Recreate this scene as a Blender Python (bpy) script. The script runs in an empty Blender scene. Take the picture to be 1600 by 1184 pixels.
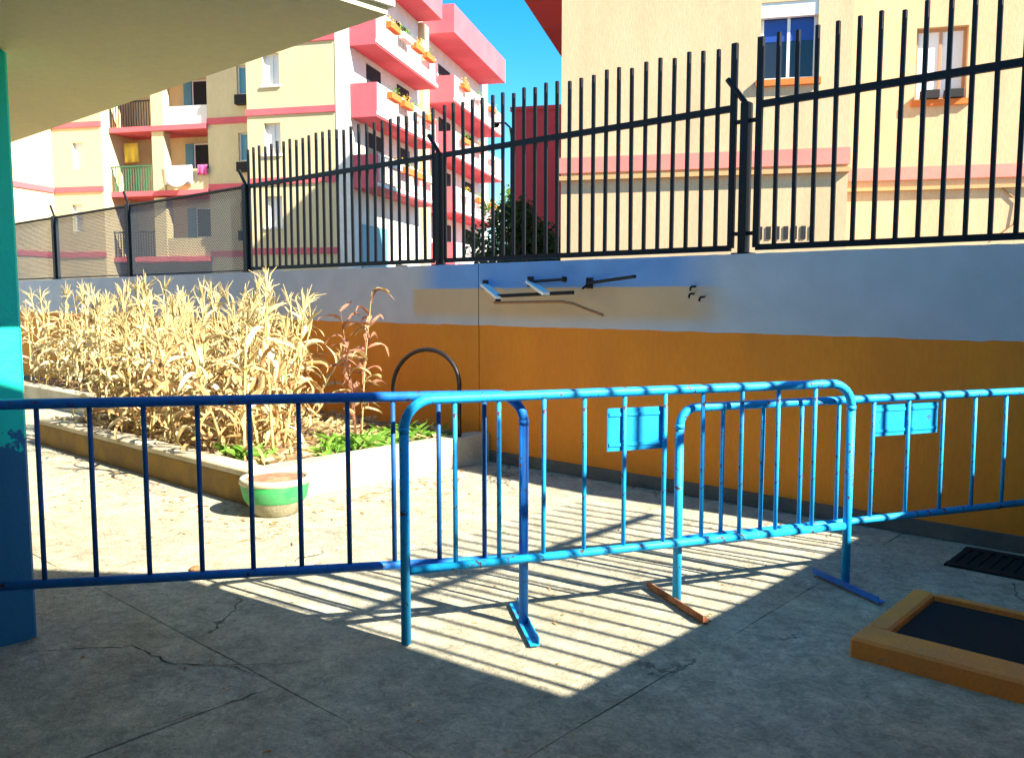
import bpy, math, random
from mathutils import Vector, Matrix, Euler
R = math.radians
random.seed(7)
S = bpy.context.scene

# ------------------------------------------------------------------ camera, sky, sun, exposure
# world X runs along the orange wall (to the right), Y towards the wall, Z up; the viewer stands at the origin
YAW = R(47.9)
cam_d = bpy.data.cameras.new('camera'); cam = bpy.data.objects.new('camera', cam_d)
S.collection.objects.link(cam); S.camera = cam
cam.location = (0, 0, 1.54)
cam.rotation_euler = (R(90) - math.atan(126/1350), 0, YAW - R(0) + 0.0)
cam.rotation_euler[2] = R(90) - YAW
cam_d.sensor_width = 36; cam_d.lens = 36*1350/1600
cam_d.clip_start = 0.05; cam_d.clip_end = 2000

SUN_EL = R(37); SUN_AZ = (0.9905, 0.1375)          # horizontal direction towards the sun
w = bpy.data.worlds.new('World'); S.world = w; w.use_nodes = True
nt = w.node_tree; bg = nt.nodes['Background']
sky = nt.nodes.new('ShaderNodeTexSky'); sky.sky_type = 'NISHITA'; sky.sun_disc = False
sky.sun_elevation = SUN_EL; sky.sun_rotation = math.atan2(SUN_AZ[0], SUN_AZ[1])
sky.air_density = 1.0; sky.dust_density = 0.1; sky.ozone_density = 4.0
hsv = nt.nodes.new('ShaderNodeHueSaturation'); hsv.inputs['Saturation'].default_value = 1.4; hsv.inputs['Hue'].default_value = .488
nt.links.new(sky.outputs[0], hsv.inputs['Color']); nt.links.new(hsv.outputs[0], bg.inputs[0]); bg.inputs[1].default_value = 0.082
sd = bpy.data.lights.new('sun', 'SUN'); sun = bpy.data.objects.new('sun', sd); S.collection.objects.link(sun)
sd.energy = 5.0; sd.angle = R(0.53); sd.color = (1, 0.91, 0.74)
sv = Vector((-SUN_AZ[0]*math.cos(SUN_EL), -SUN_AZ[1]*math.cos(SUN_EL), -math.sin(SUN_EL)))
sun.rotation_euler = sv.to_track_quat('-Z', 'Y').to_euler(); sun.location = (6, 1, 9)
S.view_settings.view_transform = 'Standard'; S.view_settings.look = 'None'
S.view_settings.exposure = 1.84; S.view_settings.gamma = 1; S.view_settings.use_curve_mapping = False
S.cycles.max_bounces = 8; S.cycles.use_denoising = True

# ------------------------------------------------------------------ materials
MATS = {}
def mat(name, col, col2=None, ns=2.0, lo=.4, hi=.6, rough=.8, bump=0., bs=60., metal=0., fine=.12, chip=None, cs=9., cth=.63,
        rnd=0., trans=0., spec=.4, stretch=(1, 1, 1)):
    if name in MATS: return MATS[name]
    m = bpy.data.materials.new(name); m.use_nodes = True; MATS[name] = m
    t = m.node_tree; N = t.nodes; K = t.links; b = N['Principled BSDF']
    tc = N.new('ShaderNodeTexCoord'); mp = N.new('ShaderNodeMapping'); mp.inputs['Scale'].default_value = stretch
    K.new(tc.outputs['Object'], mp.inputs[0])
    def noise(sc, det=6, ro=.6):
        n = N.new('ShaderNodeTexNoise'); n.inputs['Scale'].default_value = sc; n.inputs['Detail'].default_value = det
        n.inputs['Roughness'].default_value = ro; K.new(mp.outputs[0], n.inputs['Vector']); return n.outputs['Fac']
    def ramp(f, a, c):
        r = N.new('ShaderNodeMapRange'); r.inputs[1].default_value = a; r.inputs[2].default_value = c; K.new(f, r.inputs[0]); return r.outputs[0]
    def mix(f, A, B, mode='MIX'):
        x = N.new('ShaderNodeMix'); x.data_type = 'RGBA'; x.blend_type = mode
        for s, v in ((x.inputs[0], f), (x.inputs[6], A), (x.inputs[7], B)):
            if isinstance(v, (int, float)): s.default_value = v
            elif isinstance(v, tuple): s.default_value = (*v[:3], 1)
            else: K.new(v, s)
        return x.outputs[2]
    c = col
    if col2: c = mix(ramp(noise(ns), lo, hi), col, col2)
    if fine:
        g = ramp(noise(ns*14+8, 4, .7), .3, .7); v = N.new('ShaderNodeMapRange'); K.new(g, v.inputs[0])
        v.inputs[3].default_value = 1-fine; v.inputs[4].default_value = 1+fine
        hs = N.new('ShaderNodeHueSaturation'); K.new(v.outputs[0], hs.inputs['Value'])
        if isinstance(c, tuple): hs.inputs['Color'].default_value = (*c[:3], 1)
        else: K.new(c, hs.inputs['Color'])
        c = hs.outputs[0]
    if rnd:
        oi = N.new('ShaderNodeObjectInfo'); hs = N.new('ShaderNodeHueSaturation')
        v = N.new('ShaderNodeMapRange'); K.new(oi.outputs['Random'], v.inputs[0]); v.inputs[3].default_value = 1-rnd; v.inputs[4].default_value = 1+rnd
        K.new(v.outputs[0], hs.inputs['Value']); K.new(c, hs.inputs['Color']) if not isinstance(c, tuple) else None
        c = hs.outputs[0]
    if chip: c = mix(ramp(noise(cs, 8, .7), cth, cth+.02), c, chip)
    if isinstance(c, tuple): b.inputs['Base Color'].default_value = (*c[:3], 1)
    else: K.new(c, b.inputs['Base Color'])
    b.inputs['Roughness'].default_value = rough; b.inputs['Metallic'].default_value = metal
    b.inputs['Specular IOR Level'].default_value = spec
    if bump:
        bp = N.new('ShaderNodeBump'); bp.inputs['Strength'].default_value = bump; bp.inputs['Distance'].default_value = .01
        K.new(noise(bs, 5, .65), bp.inputs['Height']); K.new(bp.outputs[0], b.inputs['Normal'])
    if trans:
        tr = N.new('ShaderNodeBsdfTranslucent'); ms = N.new('ShaderNodeMixShader'); ms.inputs[0].default_value = trans
        if isinstance(c, tuple): tr.inputs[0].default_value = (*c[:3], 1)
        else: K.new(c, tr.inputs[0])
        K.new(b.outputs[0], ms.inputs[1]); K.new(tr.outputs[0], ms.inputs[2]); K.new(ms.outputs[0], N['Material Output'].inputs[0])
    return m

def floor_mat():
    m = bpy.data.materials.new('yard_concrete'); m.use_nodes = True; MATS['yard_concrete'] = m
    t = m.node_tree; N = t.nodes; K = t.links; b = N['Principled BSDF']
    tc = N.new('ShaderNodeTexCoord')
    def noise(sc, det=8, ro=.62, dist=0):
        n = N.new('ShaderNodeTexNoise'); n.inputs['Scale'].default_value = sc; n.inputs['Detail'].default_value = det
        n.inputs['Roughness'].default_value = ro; n.inputs['Distortion'].default_value = dist
        K.new(tc.outputs['Object'], n.inputs['Vector']); return n
    def rng(f, a, c, lo=0., hi=1.):
        r = N.new('ShaderNodeMapRange'); r.inputs[1].default_value = a; r.inputs[2].default_value = c
        r.inputs[3].default_value = lo; r.inputs[4].default_value = hi; K.new(f, r.inputs[0]); return r.outputs[0]
    def mul(a, c):
        x = N.new('ShaderNodeMath'); x.operation = 'MULTIPLY'; K.new(a, x.inputs[0]); K.new(c, x.inputs[1]); return x.outputs[0]
    big = rng(noise(.7, 5, .55).outputs['Fac'], .35, .65, .88, 1.10)
    med = rng(noise(5.5, 7, .65, .4).outputs['Fac'], .33, .68, .72, 1.16)
    mid = rng(noise(19, 6, .7, .8).outputs['Fac'], .3, .7, .64, 1.26)
    fin = rng(noise(60, 5, .75).outputs['Fac'], .3, .7, .74, 1.22)
    # wandering cracks: cell edges of a warped voronoi
    wn = noise(1.6, 5, .6); ad = N.new('ShaderNodeVectorMath'); ad.operation = 'MULTIPLY_ADD'
    K.new(wn.outputs['Color'], ad.inputs[0]); ad.inputs[1].default_value = (.9, .9, .9); K.new(tc.outputs['Object'], ad.inputs[2])
    vo = N.new('ShaderNodeTexVoronoi'); vo.feature = 'DISTANCE_TO_EDGE'; vo.inputs['Scale'].default_value = .62; K.new(ad.outputs[0], vo.inputs['Vector'])
    crk = rng(vo.outputs['Distance'], .002, .008, 0., 1.)
    crm = rng(noise(1.1, 3, .5).outputs['Fac'], .52, .58, 1., 0.)
    mx = N.new('ShaderNodeMath'); mx.operation = 'MAXIMUM'; K.new(crk, mx.inputs[0]); K.new(crm, mx.inputs[1])
    crack = rng(mx.outputs[0], 0, 1, .38, 1.)
    v = mul(mul(mul(mul(big, med), mid), fin), crack)
    hs = N.new('ShaderNodeHueSaturation'); K.new(v, hs.inputs['Value']); 
    mi = N.new('ShaderNodeMix'); mi.data_type = 'RGBA'; K.new(rng(noise(1.3, 4, .5).outputs['Fac'], .4, .6), mi.inputs[0])
    mi.inputs[6].default_value = (.54, .49, .35, 1); mi.inputs[7].default_value = (.51, .485, .38, 1); K.new(mi.outputs[2], hs.inputs['Color'])
    K.new(hs.outputs[0], b.inputs['Base Color']); b.inputs['Roughness'].default_value = .92; b.inputs['Specular IOR Level'].default_value = .25
    bp = N.new('ShaderNodeBump'); bp.inputs['Strength'].default_value = .8; bp.inputs['Distance'].default_value = .016
    hh = N.new('ShaderNodeMath'); hh.operation = 'ADD'; K.new(mul(mid, fin), hh.inputs[0]); K.new(mx.outputs[0], hh.inputs[1])
    K.new(hh.outputs[0], bp.inputs['Height']); K.new(bp.outputs[0], b.inputs['Normal'])
    return m

CONC = floor_mat()
ORANGE = mat('orange_wall_paint', (.78, .27, .018), (.68, .22, .022), ns=2.2, lo=.3, hi=.7, rough=.85, bump=.35, bs=90, fine=.07, chip=(.40,.17,.05), cs=3.2, cth=.70, stretch=(1,1,.3))
PLINTH = mat('plinth_cement', (.13, .13, .12), (.09, .095, .09), ns=3, bump=.5)
BLACK = mat('black_iron', (.006, .006, .008), rough=.55, fine=.2, spec=.3)
BLUE = mat('barrier_blue', (.004, .35, .80), (.015, .42, .80), ns=9, lo=.45, hi=.75, rough=.55, fine=.12, bump=.15, bs=70, chip=(.07, .04, .035), cs=26, cth=.59)
BLUE_SHADE = mat('barrier_blue_shaded', (.004, .18, .62), (.004, .13, .54), ns=9, rough=.55, fine=.12, bump=.15, bs=70, chip=(.07, .04, .035), cs=26, cth=.60)  # darker copy of the barrier blue, shade put into the paint
PLATE = mat('plate_blue', (.004, .30, .74), (.01,.36,.76), ns=8, rough=.5, fine=.1, chip=(.03,.12,.35), cs=14, cth=.63)
RUST = mat('rusty_iron', (.42, .17, .07), (.20, .07, .035), ns=14, rough=.9, bump=.5)
KERBO = mat('orange_kerb_paint', (.82, .29, .045), (.72, .26, .06), ns=5, rough=.8, bump=.35, bs=50, chip=(.34, .24, .15), cs=12, cth=.655)
MAT_BLACK = mat('black_rubber', (.008, .008, .009), rough=.9, fine=.3, bump=.4, bs=120)
WHITE = mat('white_render', (.78, .76, .70), (.70, .68, .62), ns=1.2, bump=.2)
SOFFIT = mat('canopy_render', (.74, .66, .38), (.68, .62, .40), ns=.8, rough=.9, bump=.2, fine=.05)
YEL = mat('yellow_render', (.70, .58, .33), (.60, .50, .29), ns=.9, lo=.35, hi=.7, rough=.9, fine=.06, stretch=(1,1,.3), bump=.2)
YELR = mat('peach_yellow_render', (.61, .435, .265), (.51, .36, .215), ns=1.6, lo=.35, hi=.72, rough=.95, fine=.09, stretch=(1,1,.25), bump=.35, bs=45, chip=(.44,.32,.2), cs=3.5, cth=.69)
PINK = mat('pink_render', (.70, .13, .16), (.62, .11, .14), ns=.6, rough=.85, fine=.05)
PINKL = mat('pale_pink_band', (.68, .24, .20), (.62, .20, .17), ns=.6, rough=.85, fine=.06)
REDW = mat('red_render', (.70, .07, .08), (.60, .06, .07), ns=.6, rough=.85, fine=.05)
GLASS = mat('window_glass', (.015, .02, .03), rough=.08, fine=0, spec=.6)
GLASSB = mat('window_upper_blue', (.02, .06, .30), rough=.3, fine=.1)
FRAMEW = mat('white_frame', (.78, .78, .76), rough=.5, fine=.04)
DARKIN = mat('dark_interior', (.02, .02, .024), rough=.9, fine=.1)
SHUT = mat('blue_shutter', (.10, .30, .40), rough=.5, fine=.1)
GREENR = mat('green_rail', (.03, .16, .09), rough=.5, fine=.1)
TERRA = mat('terracotta', (.62, .16, .03), rough=.8, fine=.1)
BROWN = mat('brown_wood', (.30, .14, .06), rough=.7, fine=.2)
KERB = mat('bed_cement', (.56, .50, .36), (.46, .39, .26), ns=2.5, rough=.92, bump=.5, bs=40, fine=.15)
SOIL = mat('dry_soil', (.30, .20, .11), (.18, .11, .06), ns=7, rough=1, bump=1., bs=30)
GREENP = mat('green_glaze', (.03, .40, .10), (.08, .32, .13), ns=7, rough=.6, fine=.18, chip=(.34,.30,.2), cs=12, cth=.6)
STRAW = mat('dry_corn_leaf', (.70, .59, .30), (.56, .42, .18), ns=5, rough=.85, fine=.1, rnd=.22, trans=.25)
STRAWP = mat('pale_corn_leaf', (.82, .74, .46), (.74, .64, .36), ns=5, rough=.85, fine=.1, rnd=.12, trans=.25)
STRAWB = mat('brown_corn_leaf', (.46, .25, .10), (.56, .36, .16), ns=5, rough=.85, fine=.1, rnd=.25, trans=.2)
STALK = mat('corn_stalk', (.62, .47, .20), (.50, .36, .15), ns=8, rough=.8, fine=.15, rnd=.2)
WITHER = mat('withered_leaf', (.26, .10, .06), (.42, .22, .14), ns=6, rough=.9, fine=.15, rnd=.3, trans=.15)
WEED = mat('weed_leaf', (.12, .30, .03), (.20, .36, .05), ns=6, rough=.7, fine=.15, rnd=.25, trans=.3)
LEAF = mat('tree_leaf', (.035, .075, .02), (.06, .11, .03), ns=3, rough=.7, fine=.2, rnd=.1, trans=.25)
BARK = mat('tree_bark', (.10, .07, .05), rough=.95, bump=.8, fine=.3)
ASPH = mat('street_ground', (.12, .115, .105), (.16, .15, .13), ns=.4, rough=.95)
WIRE = mat('wire_grey', (.16, .17, .17), rough=.5, fine=.1, metal=.3)
CLOTH = mat('white_cloth', (.75, .75, .76), rough=.9, fine=.05)
CLOTHP = mat('pink_cloth', (.70, .10, .28), rough=.9, fine=.05)
CLOTHY = mat('yellow_cloth', (.65, .45, .06), rough=.9, fine=.1)
DISH = mat('dish_grey', (.45, .45, .45), rough=.5, fine=.05)

def band_mat():      # grey wall band: skylight blue put into the colour along the top, a tan patch below
    m = bpy.data.materials.new('grey_band_paint'); m.use_nodes = True; MATS['band'] = m
    t = m.node_tree; N = t.nodes; K = t.links; b = N['Principled BSDF']
    tc = N.new('ShaderNodeTexCoord'); sp = N.new('ShaderNodeSeparateXYZ'); K.new(tc.outputs['Object'], sp.inputs[0])
    n = N.new('ShaderNodeTexNoise'); n.inputs['Scale'].default_value = 3.2; n.inputs['Detail'].default_value = 6; K.new(tc.outputs['Object'], n.inputs['Vector'])
    def wob(out, amt):
        x = N.new('ShaderNodeMath'); x.operation = 'MULTIPLY_ADD'; K.new(n.outputs['Fac'], x.inputs[0]); x.inputs[1].default_value = amt; K.new(out, x.inputs[2]); return x.outputs[0]
    def step(f, a, c):
        r = N.new('ShaderNodeMapRange'); r.interpolation_type = 'SMOOTHSTEP'; r.inputs[1].default_value = a; r.inputs[2].default_value = c; K.new(f, r.inputs[0]); return r.outputs[0]
    def mul(*fs):
        o = fs[0]
        for f in fs[1:]:
            x = N.new('ShaderNodeMath'); x.operation = 'MULTIPLY'; K.new(o, x.inputs[0]); K.new(f, x.inputs[1]); o = x.outputs[0]
        return o
    def mix(f, A, B):
        x = N.new('ShaderNodeMix'); x.data_type = 'RGBA'; K.new(f, x.inputs[0])
        for s, v in ((x.inputs[6], A), (x.inputs[7], B)):
            if isinstance(v, tuple): s.default_value = (*v, 1)
            else: K.new(v, s)
        return x.outputs[2]
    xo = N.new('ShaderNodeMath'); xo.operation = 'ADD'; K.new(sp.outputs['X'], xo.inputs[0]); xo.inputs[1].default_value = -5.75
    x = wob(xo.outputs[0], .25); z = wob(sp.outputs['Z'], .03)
    c = mix(step(x, -4.2, -2.6), (.52, .50, .50), (.43, .50, .56))                 # skylight tint in the grey, colder towards the right
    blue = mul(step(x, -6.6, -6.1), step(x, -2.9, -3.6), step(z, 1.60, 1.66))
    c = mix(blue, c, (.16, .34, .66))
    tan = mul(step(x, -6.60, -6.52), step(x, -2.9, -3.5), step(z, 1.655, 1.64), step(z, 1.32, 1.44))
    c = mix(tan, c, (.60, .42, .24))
    hs = N.new('ShaderNodeHueSaturation'); K.new(c, hs.inputs['Color'])
    r = N.new('ShaderNodeMapRange'); r.inputs[1].default_value = .3; r.inputs[2].default_value = .7; r.inputs[3].default_value = .93; r.inputs[4].default_value = 1.07
    K.new(n.outputs['Fac'], r.inputs[0]); K.new(r.outputs[0], hs.inputs['Value'])
    K.new(hs.outputs[0], b.inputs['Base Color']); b.inputs['Roughness'].default_value = .85
    n2 = N.new('ShaderNodeTexNoise'); n2.inputs['Scale'].default_value = 70; K.new(tc.outputs['Object'], n2.inputs['Vector'])
    bp = N.new('ShaderNodeBump'); bp.inputs['Strength'].default_value = .25; bp.inputs['Distance'].default_value = .01; K.new(n2.outputs['Fac'], bp.inputs['Height']); K.new(bp.outputs[0], b.inputs['Normal'])
    return m
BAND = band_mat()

def pillar_mat():    # turquoise above, blue dado below with a flaking edge between
    m = bpy.data.materials.new('turquoise_pillar_paint'); m.use_nodes = True
    t = m.node_tree; N = t.nodes; K = t.links; b = N['Principled BSDF']
    tc = N.new('ShaderNodeTexCoord'); sp = N.new('ShaderNodeSeparateXYZ'); K.new(tc.outputs['Object'], sp.inputs[0])
    n = N.new('ShaderNodeTexNoise'); n.inputs['Scale'].default_value = 14; n.inputs['Detail'].default_value = 6; n.inputs['Roughness'].default_value = .7; K.new(tc.outputs['Object'], n.inputs['Vector'])
    x = N.new('ShaderNodeMath'); x.operation = 'MULTIPLY_ADD'; K.new(n.outputs['Fac'], x.inputs[0]); x.inputs[1].default_value = .5; K.new(sp.outputs['Z'], x.inputs[2])
    r = N.new('ShaderNodeMapRange'); r.inputs[1].default_value = 1.16; r.inputs[2].default_value = 1.17; K.new(x.outputs[0], r.inputs[0])
    mi = N.new('ShaderNodeMix'); mi.data_type = 'RGBA'; K.new(r.outputs[0], mi.inputs[0])
    mi.inputs[6].default_value = (.012, .17, .34, 1); mi.inputs[7].default_value = (.0, .80, .62, 1)
    K.new(mi.outputs[2], b.inputs['Base Color']); b.inputs['Roughness'].default_value = .6
    bp = N.new('ShaderNodeBump'); bp.inputs['Strength'].default_value = .4; bp.inputs['Distance'].default_value = .01; K.new(n.outputs['Fac'], bp.inputs['Height']); K.new(bp.outputs[0], b.inputs['Normal'])
    return m
PILLAR = pillar_mat()

# ------------------------------------------------------------------ mesh helpers
COL = S.collection
class MB:
    def __init__(s): s.v = []; s.f = []
    def add(s, vs, fs):
        o = len(s.v); s.v += [tuple(v) for v in vs]; s.f += [tuple(i+o for i in f) for f in fs]; return s
    def box(s, x0, x1, y0, y1, z0, z1):
        return s.add([(x0,y0,z0),(x1,y0,z0),(x1,y1,z0),(x0,y1,z0),(x0,y0,z1),(x1,y0,z1),(x1,y1,z1),(x0,y1,z1)],
                     [(0,3,2,1),(4,5,6,7),(0,1,5,4),(1,2,6,5),(2,3,7,6),(3,0,4,7)])
    def cbox(s, x0, x1, y0, y1, z0, z1, c=.01):     # box with chamfered upper and vertical edges
        def ring(i, z): 
            return [(x0+i+c,y0+i,z),(x1-i-c,y0+i,z),(x1-i,y0+i+c,z),(x1-i,y1-i-c,z),(x1-i-c,y1-i,z),(x0+i+c,y1-i,z),(x0+i,y1-i-c,z),(x0+i,y0+i+c,z)]
        vs = ring(0, z0)+ring(0, z1-c)+ring(c, z1)
        fs = [tuple(range(7,-1,-1)), tuple(range(16,24))]
        for k in (0, 8):
            for i in range(8): j = (i+1) % 8; fs.append((k+i, k+j, k+8+j, k+8+i))
        return s.add(vs, fs)
    def prism(s, pts, z0, z1):
        n = len(pts); vs = [(x,y,z0) for x,y in pts]+[(x,y,z1) for x,y in pts]
        return s.add(vs, [tuple(range(n-1,-1,-1)), tuple(range(n,2*n))]+[(i,(i+1)%n,n+(i+1)%n,n+i) for i in range(n)])
    def tube(s, pts, r, n=8, cap=True):
        pts = [Vector(p) for p in pts]; rs = r if isinstance(r, (list, tuple)) else [r]*len(pts)
        vs = []; prev = None
        for i, p in enumerate(pts):
            d = (pts[min(i+1, len(pts)-1)]-pts[max(i-1, 0)]).normalized()
            if prev is None:
                a = Vector((0,0,1)) if abs(d.z) < .9 else Vector((1,0,0)); u = d.cross(a).normalized()
            else: u = (prev-d*prev.dot(d)).normalized()
            prev = u; v = d.cross(u)
            vs += [p+(u*math.cos(2*math.pi*k/n)+v*math.sin(2*math.pi*k/n))*rs[i] for k in range(n)]
        fs = [(i*n+k, i*n+(k+1)%n, (i+1)*n+(k+1)%n, (i+1)*n+k) for i in range(len(pts)-1) for k in range(n)]
        if cap: fs += [tuple(range(n-1,-1,-1)), tuple((len(pts)-1)*n+k for k in range(n))]
        return s.add(vs, fs)
    def bar(s, p, q, w, h):            # rectangular bar between two points, w across, h in depth
        p, q = Vector(p), Vector(q); d = (q-p).normalized(); a = Vector((0,0,1)) if abs(d.z) < .9 else Vector((0,1,0))
        u = d.cross(a).normalized(); v = u.cross(d)
        vs = [c+u*sx*w/2+v*sz*h/2 for c in (p,q) for sx,sz in ((-1,-1),(1,-1),(1,1),(-1,1))]
        return s.add(vs, [(0,1,2,3),(7,6,5,4),(0,4,5,1),(1,5,6,2),(2,6,7,3),(3,7,4,0)])
    def lathe(s, prof, n=28, c=(0,0,0)):
        vs = [(c[0]+r*math.cos(2*math.pi*k/n), c[1]+r*math.sin(2*math.pi*k/n), c[2]+z) for r,z in prof for k in range(n)]
        fs = [(i*n+k, i*n+(k+1)%n, (i+1)*n+(k+1)%n, (i+1)*n+k) for i in range(len(prof)-1) for k in range(n)]
        return s.add(vs, fs)
    def mesh(s, name, m, smooth=False):
        me = bpy.data.meshes.new(name); me.from_pydata(s.v, [], s.f); me.materials.append(m)
        if smooth: me.shade_smooth()
        me.update(); return me
    def build(s, name, m, parent=None, smooth=False, loc=None):
        o = bpy.data.objects.new(name, s.mesh(name, m, smooth)); COL.objects.link(o); o.parent = parent
        if loc: o.location = loc
        return o
def inst(name, me, parent=None, loc=(0,0,0), rot=(0,0,0), sc=(1,1,1)):
    o = bpy.data.objects.new(name, me); COL.objects.link(o); o.parent = parent; o.location = loc; o.rotation_euler = rot; o.scale = sc; return o
def tag(o, label=None, cat=None, group=None, kind=None):
    if label: o['label'] = label
    if cat: o['category'] = cat
    if group: o['group'] = group
    if kind: o['kind'] = kind
    return o
def thing(name, label, cat, loc=(0,0,0), rz=0., group=None):
    o = bpy.data.objects.new(name, None); o.empty_display_size = .2; COL.objects.link(o); o.location = loc; o.rotation_euler = (0,0,rz)
    return tag(o, label, cat, group)

# ------------------------------------------------------------------ ground and yard slabs
g = MB().add([(-600,-600,-.05),(600,-600,-.05),(600,600,-.05),(-600,600,-.05)], [(0,1,2,3)]).build('ground', ASPH); tag(g, kind='structure')
yard = MB().box(-30, 12, -10, 5.95, -.045, -.009).build('yard_floor', mat('joint_dirt', (.09,.085,.075), rough=1)); tag(yard, kind='structure')
def slab(x0, x1, y0, y1, gap=.0025):
    nx = max(2, int((x1-x0)/.25)); ny = max(2, int((y1-y0)/.25)); m = MB()
    rr = random.Random(int(x0*97+y0*31))
    def edge(i, n): return 0 < i < n
    top = []
    for j in range(ny+1):
        for i in range(nx+1):
            x = x0+gap+(x1-x0-2*gap)*i/nx; y = y0+gap+(y1-y0-2*gap)*j/ny
            if i in (0, nx): x += rr.uniform(-.004, .004)
            if j in (0, ny): y += rr.uniform(-.004, .004)
            top.append((x, y, (rr.uniform(-.0015, .0015) if edge(i,nx) and edge(j,ny) else -.004)))
    fs = [(j*(nx+1)+i, j*(nx+1)+i+1, (j+1)*(nx+1)+i+1, (j+1)*(nx+1)+i) for j in range(ny) for i in range(nx)]
    ring = [i for i in range(nx+1)]+[j*(nx+1)+nx for j in range(1, ny+1)]+[ny*(nx+1)+i for i in range(nx-1,-1,-1)]+[j*(nx+1) for j in range(ny-1,0,-1)]
    base = len(top); low = [(top[k][0], top[k][1], -.03) for k in ring]
    n = len(ring); fs += [(ring[(k+1)%n], ring[k], base+k, base+(k+1)%n) for k in range(n)]
    m.add(top+low, fs); return m.build('slab', CONC, yard, smooth=False)
ys = [1.85, 5.93]
for xs, (y0, y1) in (((-22,-17.5,-13.2,-9.9,-5.62,-1.83,2.2,6), (1.85,5.93)), ((-20,-15,-11.6,-8.2,-5.3,-2.94,-.6,2.4,6), (-1.2,1.85)), ((-12,-8,-4,-1.2,2,6), (-6,-1.2))):
    for a, b in zip(xs, xs[1:]): slab(a, b, y0, y1)

CRK = mat('crack_dirt', (.045,.043,.038), rough=1)
def crack(pts, wd, seed):
    r2 = random.Random(seed); P = []
    for (ax, ay), (bx, by) in zip(pts, pts[1:]):
        n = max(3, int(math.hypot(bx-ax, by-ay)/.04))
        P += [(ax+(bx-ax)*k/n+r2.uniform(-.009,.009), ay+(by-ay)*k/n+r2.uniform(-.009,.009)) for k in range(n)]
    v = []; f = []
    for i, (x, y) in enumerate(P):
        q = P[min(i+1, len(P)-1)]; o = P[max(i-1, 0)]; dx, dy = q[0]-o[0], q[1]-o[1]; L = math.hypot(dx, dy) or 1
        w_ = .6*wd*r2.uniform(.2,1.2)*min(1, 4*i/len(P), 4*(len(P)-1-i)/len(P)); v += [(x-dy/L*w_, y+dx/L*w_, .0022), (x+dy/L*w_, y-dx/L*w_, .0022)]
    f = [(2*i, 2*i+1, 2*i+3, 2*i+2) for i in range(len(P)-1)]
    return MB().add(v, f).build('crack', CRK, yard)
crack([(-2.97,1.32),(-2.93,1.6),(-2.915,1.9)], .008, 1)
crack([(-2.915,1.88),(-3.25,1.80),(-3.42,1.66),(-3.75,1.62),(-4.1,1.2)], .007, 2)
crack([(-3.42,1.66),(-3.1,1.95),(-2.95,2.2)], .005, 3)

# ------------------------------------------------------------------ boundary wall with plinth, orange coat, grey band
WY = 5.9; WT = 1.866
wall = thing('boundary_wall', 'long orange rendered wall with a grey band along its top', 'wall', (-5.75, WY, 0))
ox = -5.75
for x0, x1 in ((-26, -5.762), (-5.750, .62)):
    MB().box(x0-ox, x1-ox, .0, .22, 0, 1.32).build('orange_render', ORANGE, wall)
    q = MB(); n = int((x1-x0)/.07); r2 = random.Random(int(x0)); e = 0
    top = [(x0-ox, WT-.004), (x1-ox, WT-.004)]; low = []
    for k in range(n+1):
        e = .6*e+r2.uniform(-.0035,.0035)-(.014 if r2.random() < .03 else 0); low.append((x1-ox-(x1-x0)*k/n, 1.283+e))
    low = low[::-1]; v = []
    for yy in (-.004, .224): v += [(a, yy, z) for a, z in low]+[(a, yy, WT+r2.uniform(-.002,.002)) for a, z in low]
    m_ = n+1; f = []
    for k in range(n): f += [(k, k+1, m_+k+1, m_+k), (2*m_+k+1, 2*m_+k, 3*m_+k, 3*m_+k+1), (m_+k, m_+k+1, 3*m_+k+1, 3*m_+k), (k+1, k, 2*m_+k, 2*m_+k+1)]
    f += [(0, m_, 3*m_, 2*m_), (n, 2*m_+n, 3*m_+n, m_+n)]
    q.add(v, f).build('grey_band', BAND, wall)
MB().box(-26-ox, .44-ox, -.028, .0, 0, .10).build('plinth', PLINTH, wall)
MB().box(-5.79-ox, -5.72-ox, .03, .20, 0, WT-.02).build('expansion_joint', mat('joint_dark', (.12,.05,.03), rough=1), wall)
# side wall, out of frame to the right: it and its railing cast the striped shade on the yard
wall2 = thing('side_wall', 'orange side wall carrying a railing, joining the long wall at the right', 'wall', (.45, 2.0, 0))
MB().box(0, .2, .3, 3.9, 0, 1.283).build('orange_render', ORANGE, wall2)
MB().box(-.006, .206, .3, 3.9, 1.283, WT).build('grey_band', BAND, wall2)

# ------------------------------------------------------------------ railings
BARH = 3.40; RAIL = 2.945; BRAIL = 1.915
barmesh = MB().cbox(-.014, .014, -.014, .014, 0, BARH-BRAIL+.01, .003).mesh('bar', BLACK)
thick = MB().cbox(-.024, .024, -.018, .018, 0, BARH-BRAIL+.01, .004).mesh('end_bar', BLACK)
def railing(name, label, x0, x1, n, loc, rz, ends=(True, True)):
    t = thing(name, label, 'railing', loc, rz, 'black bar railings on the walls')
    L = x1-x0
    MB().box(x0, x1, -.016, .016, RAIL-.025, RAIL+.025).build('top_rail', BLACK, t)
    MB().box(x0, x1, -.015, .015, BRAIL-.022, BRAIL+.022).build('bottom_rail', BLACK, t)
    rr = random.Random(n)
    for i in range(n+1):
        e = (i == 0 and ends[0]) or (i == n and ends[1])
        inst('end_bar' if e else 'bar', thick if e else barmesh, t, (x0+L*i/n, 0, BRAIL), (0, rr.uniform(-.004,.004), 0), (1,1,1+rr.uniform(-.012,.012)))
    return t
FY = WY+.10
railing('bar_railing', 'black bar railing panel at right, in front of the window with blue panes', 0, 3.40, 24, (-2.990, FY, 0), 0, (True, False))
railing('bar_railing', 'black bar railing panel between the two tallest posts, before the red wall', 0, 3.12, 24, (-6.315, FY, 0), 0, (False, True))
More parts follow.
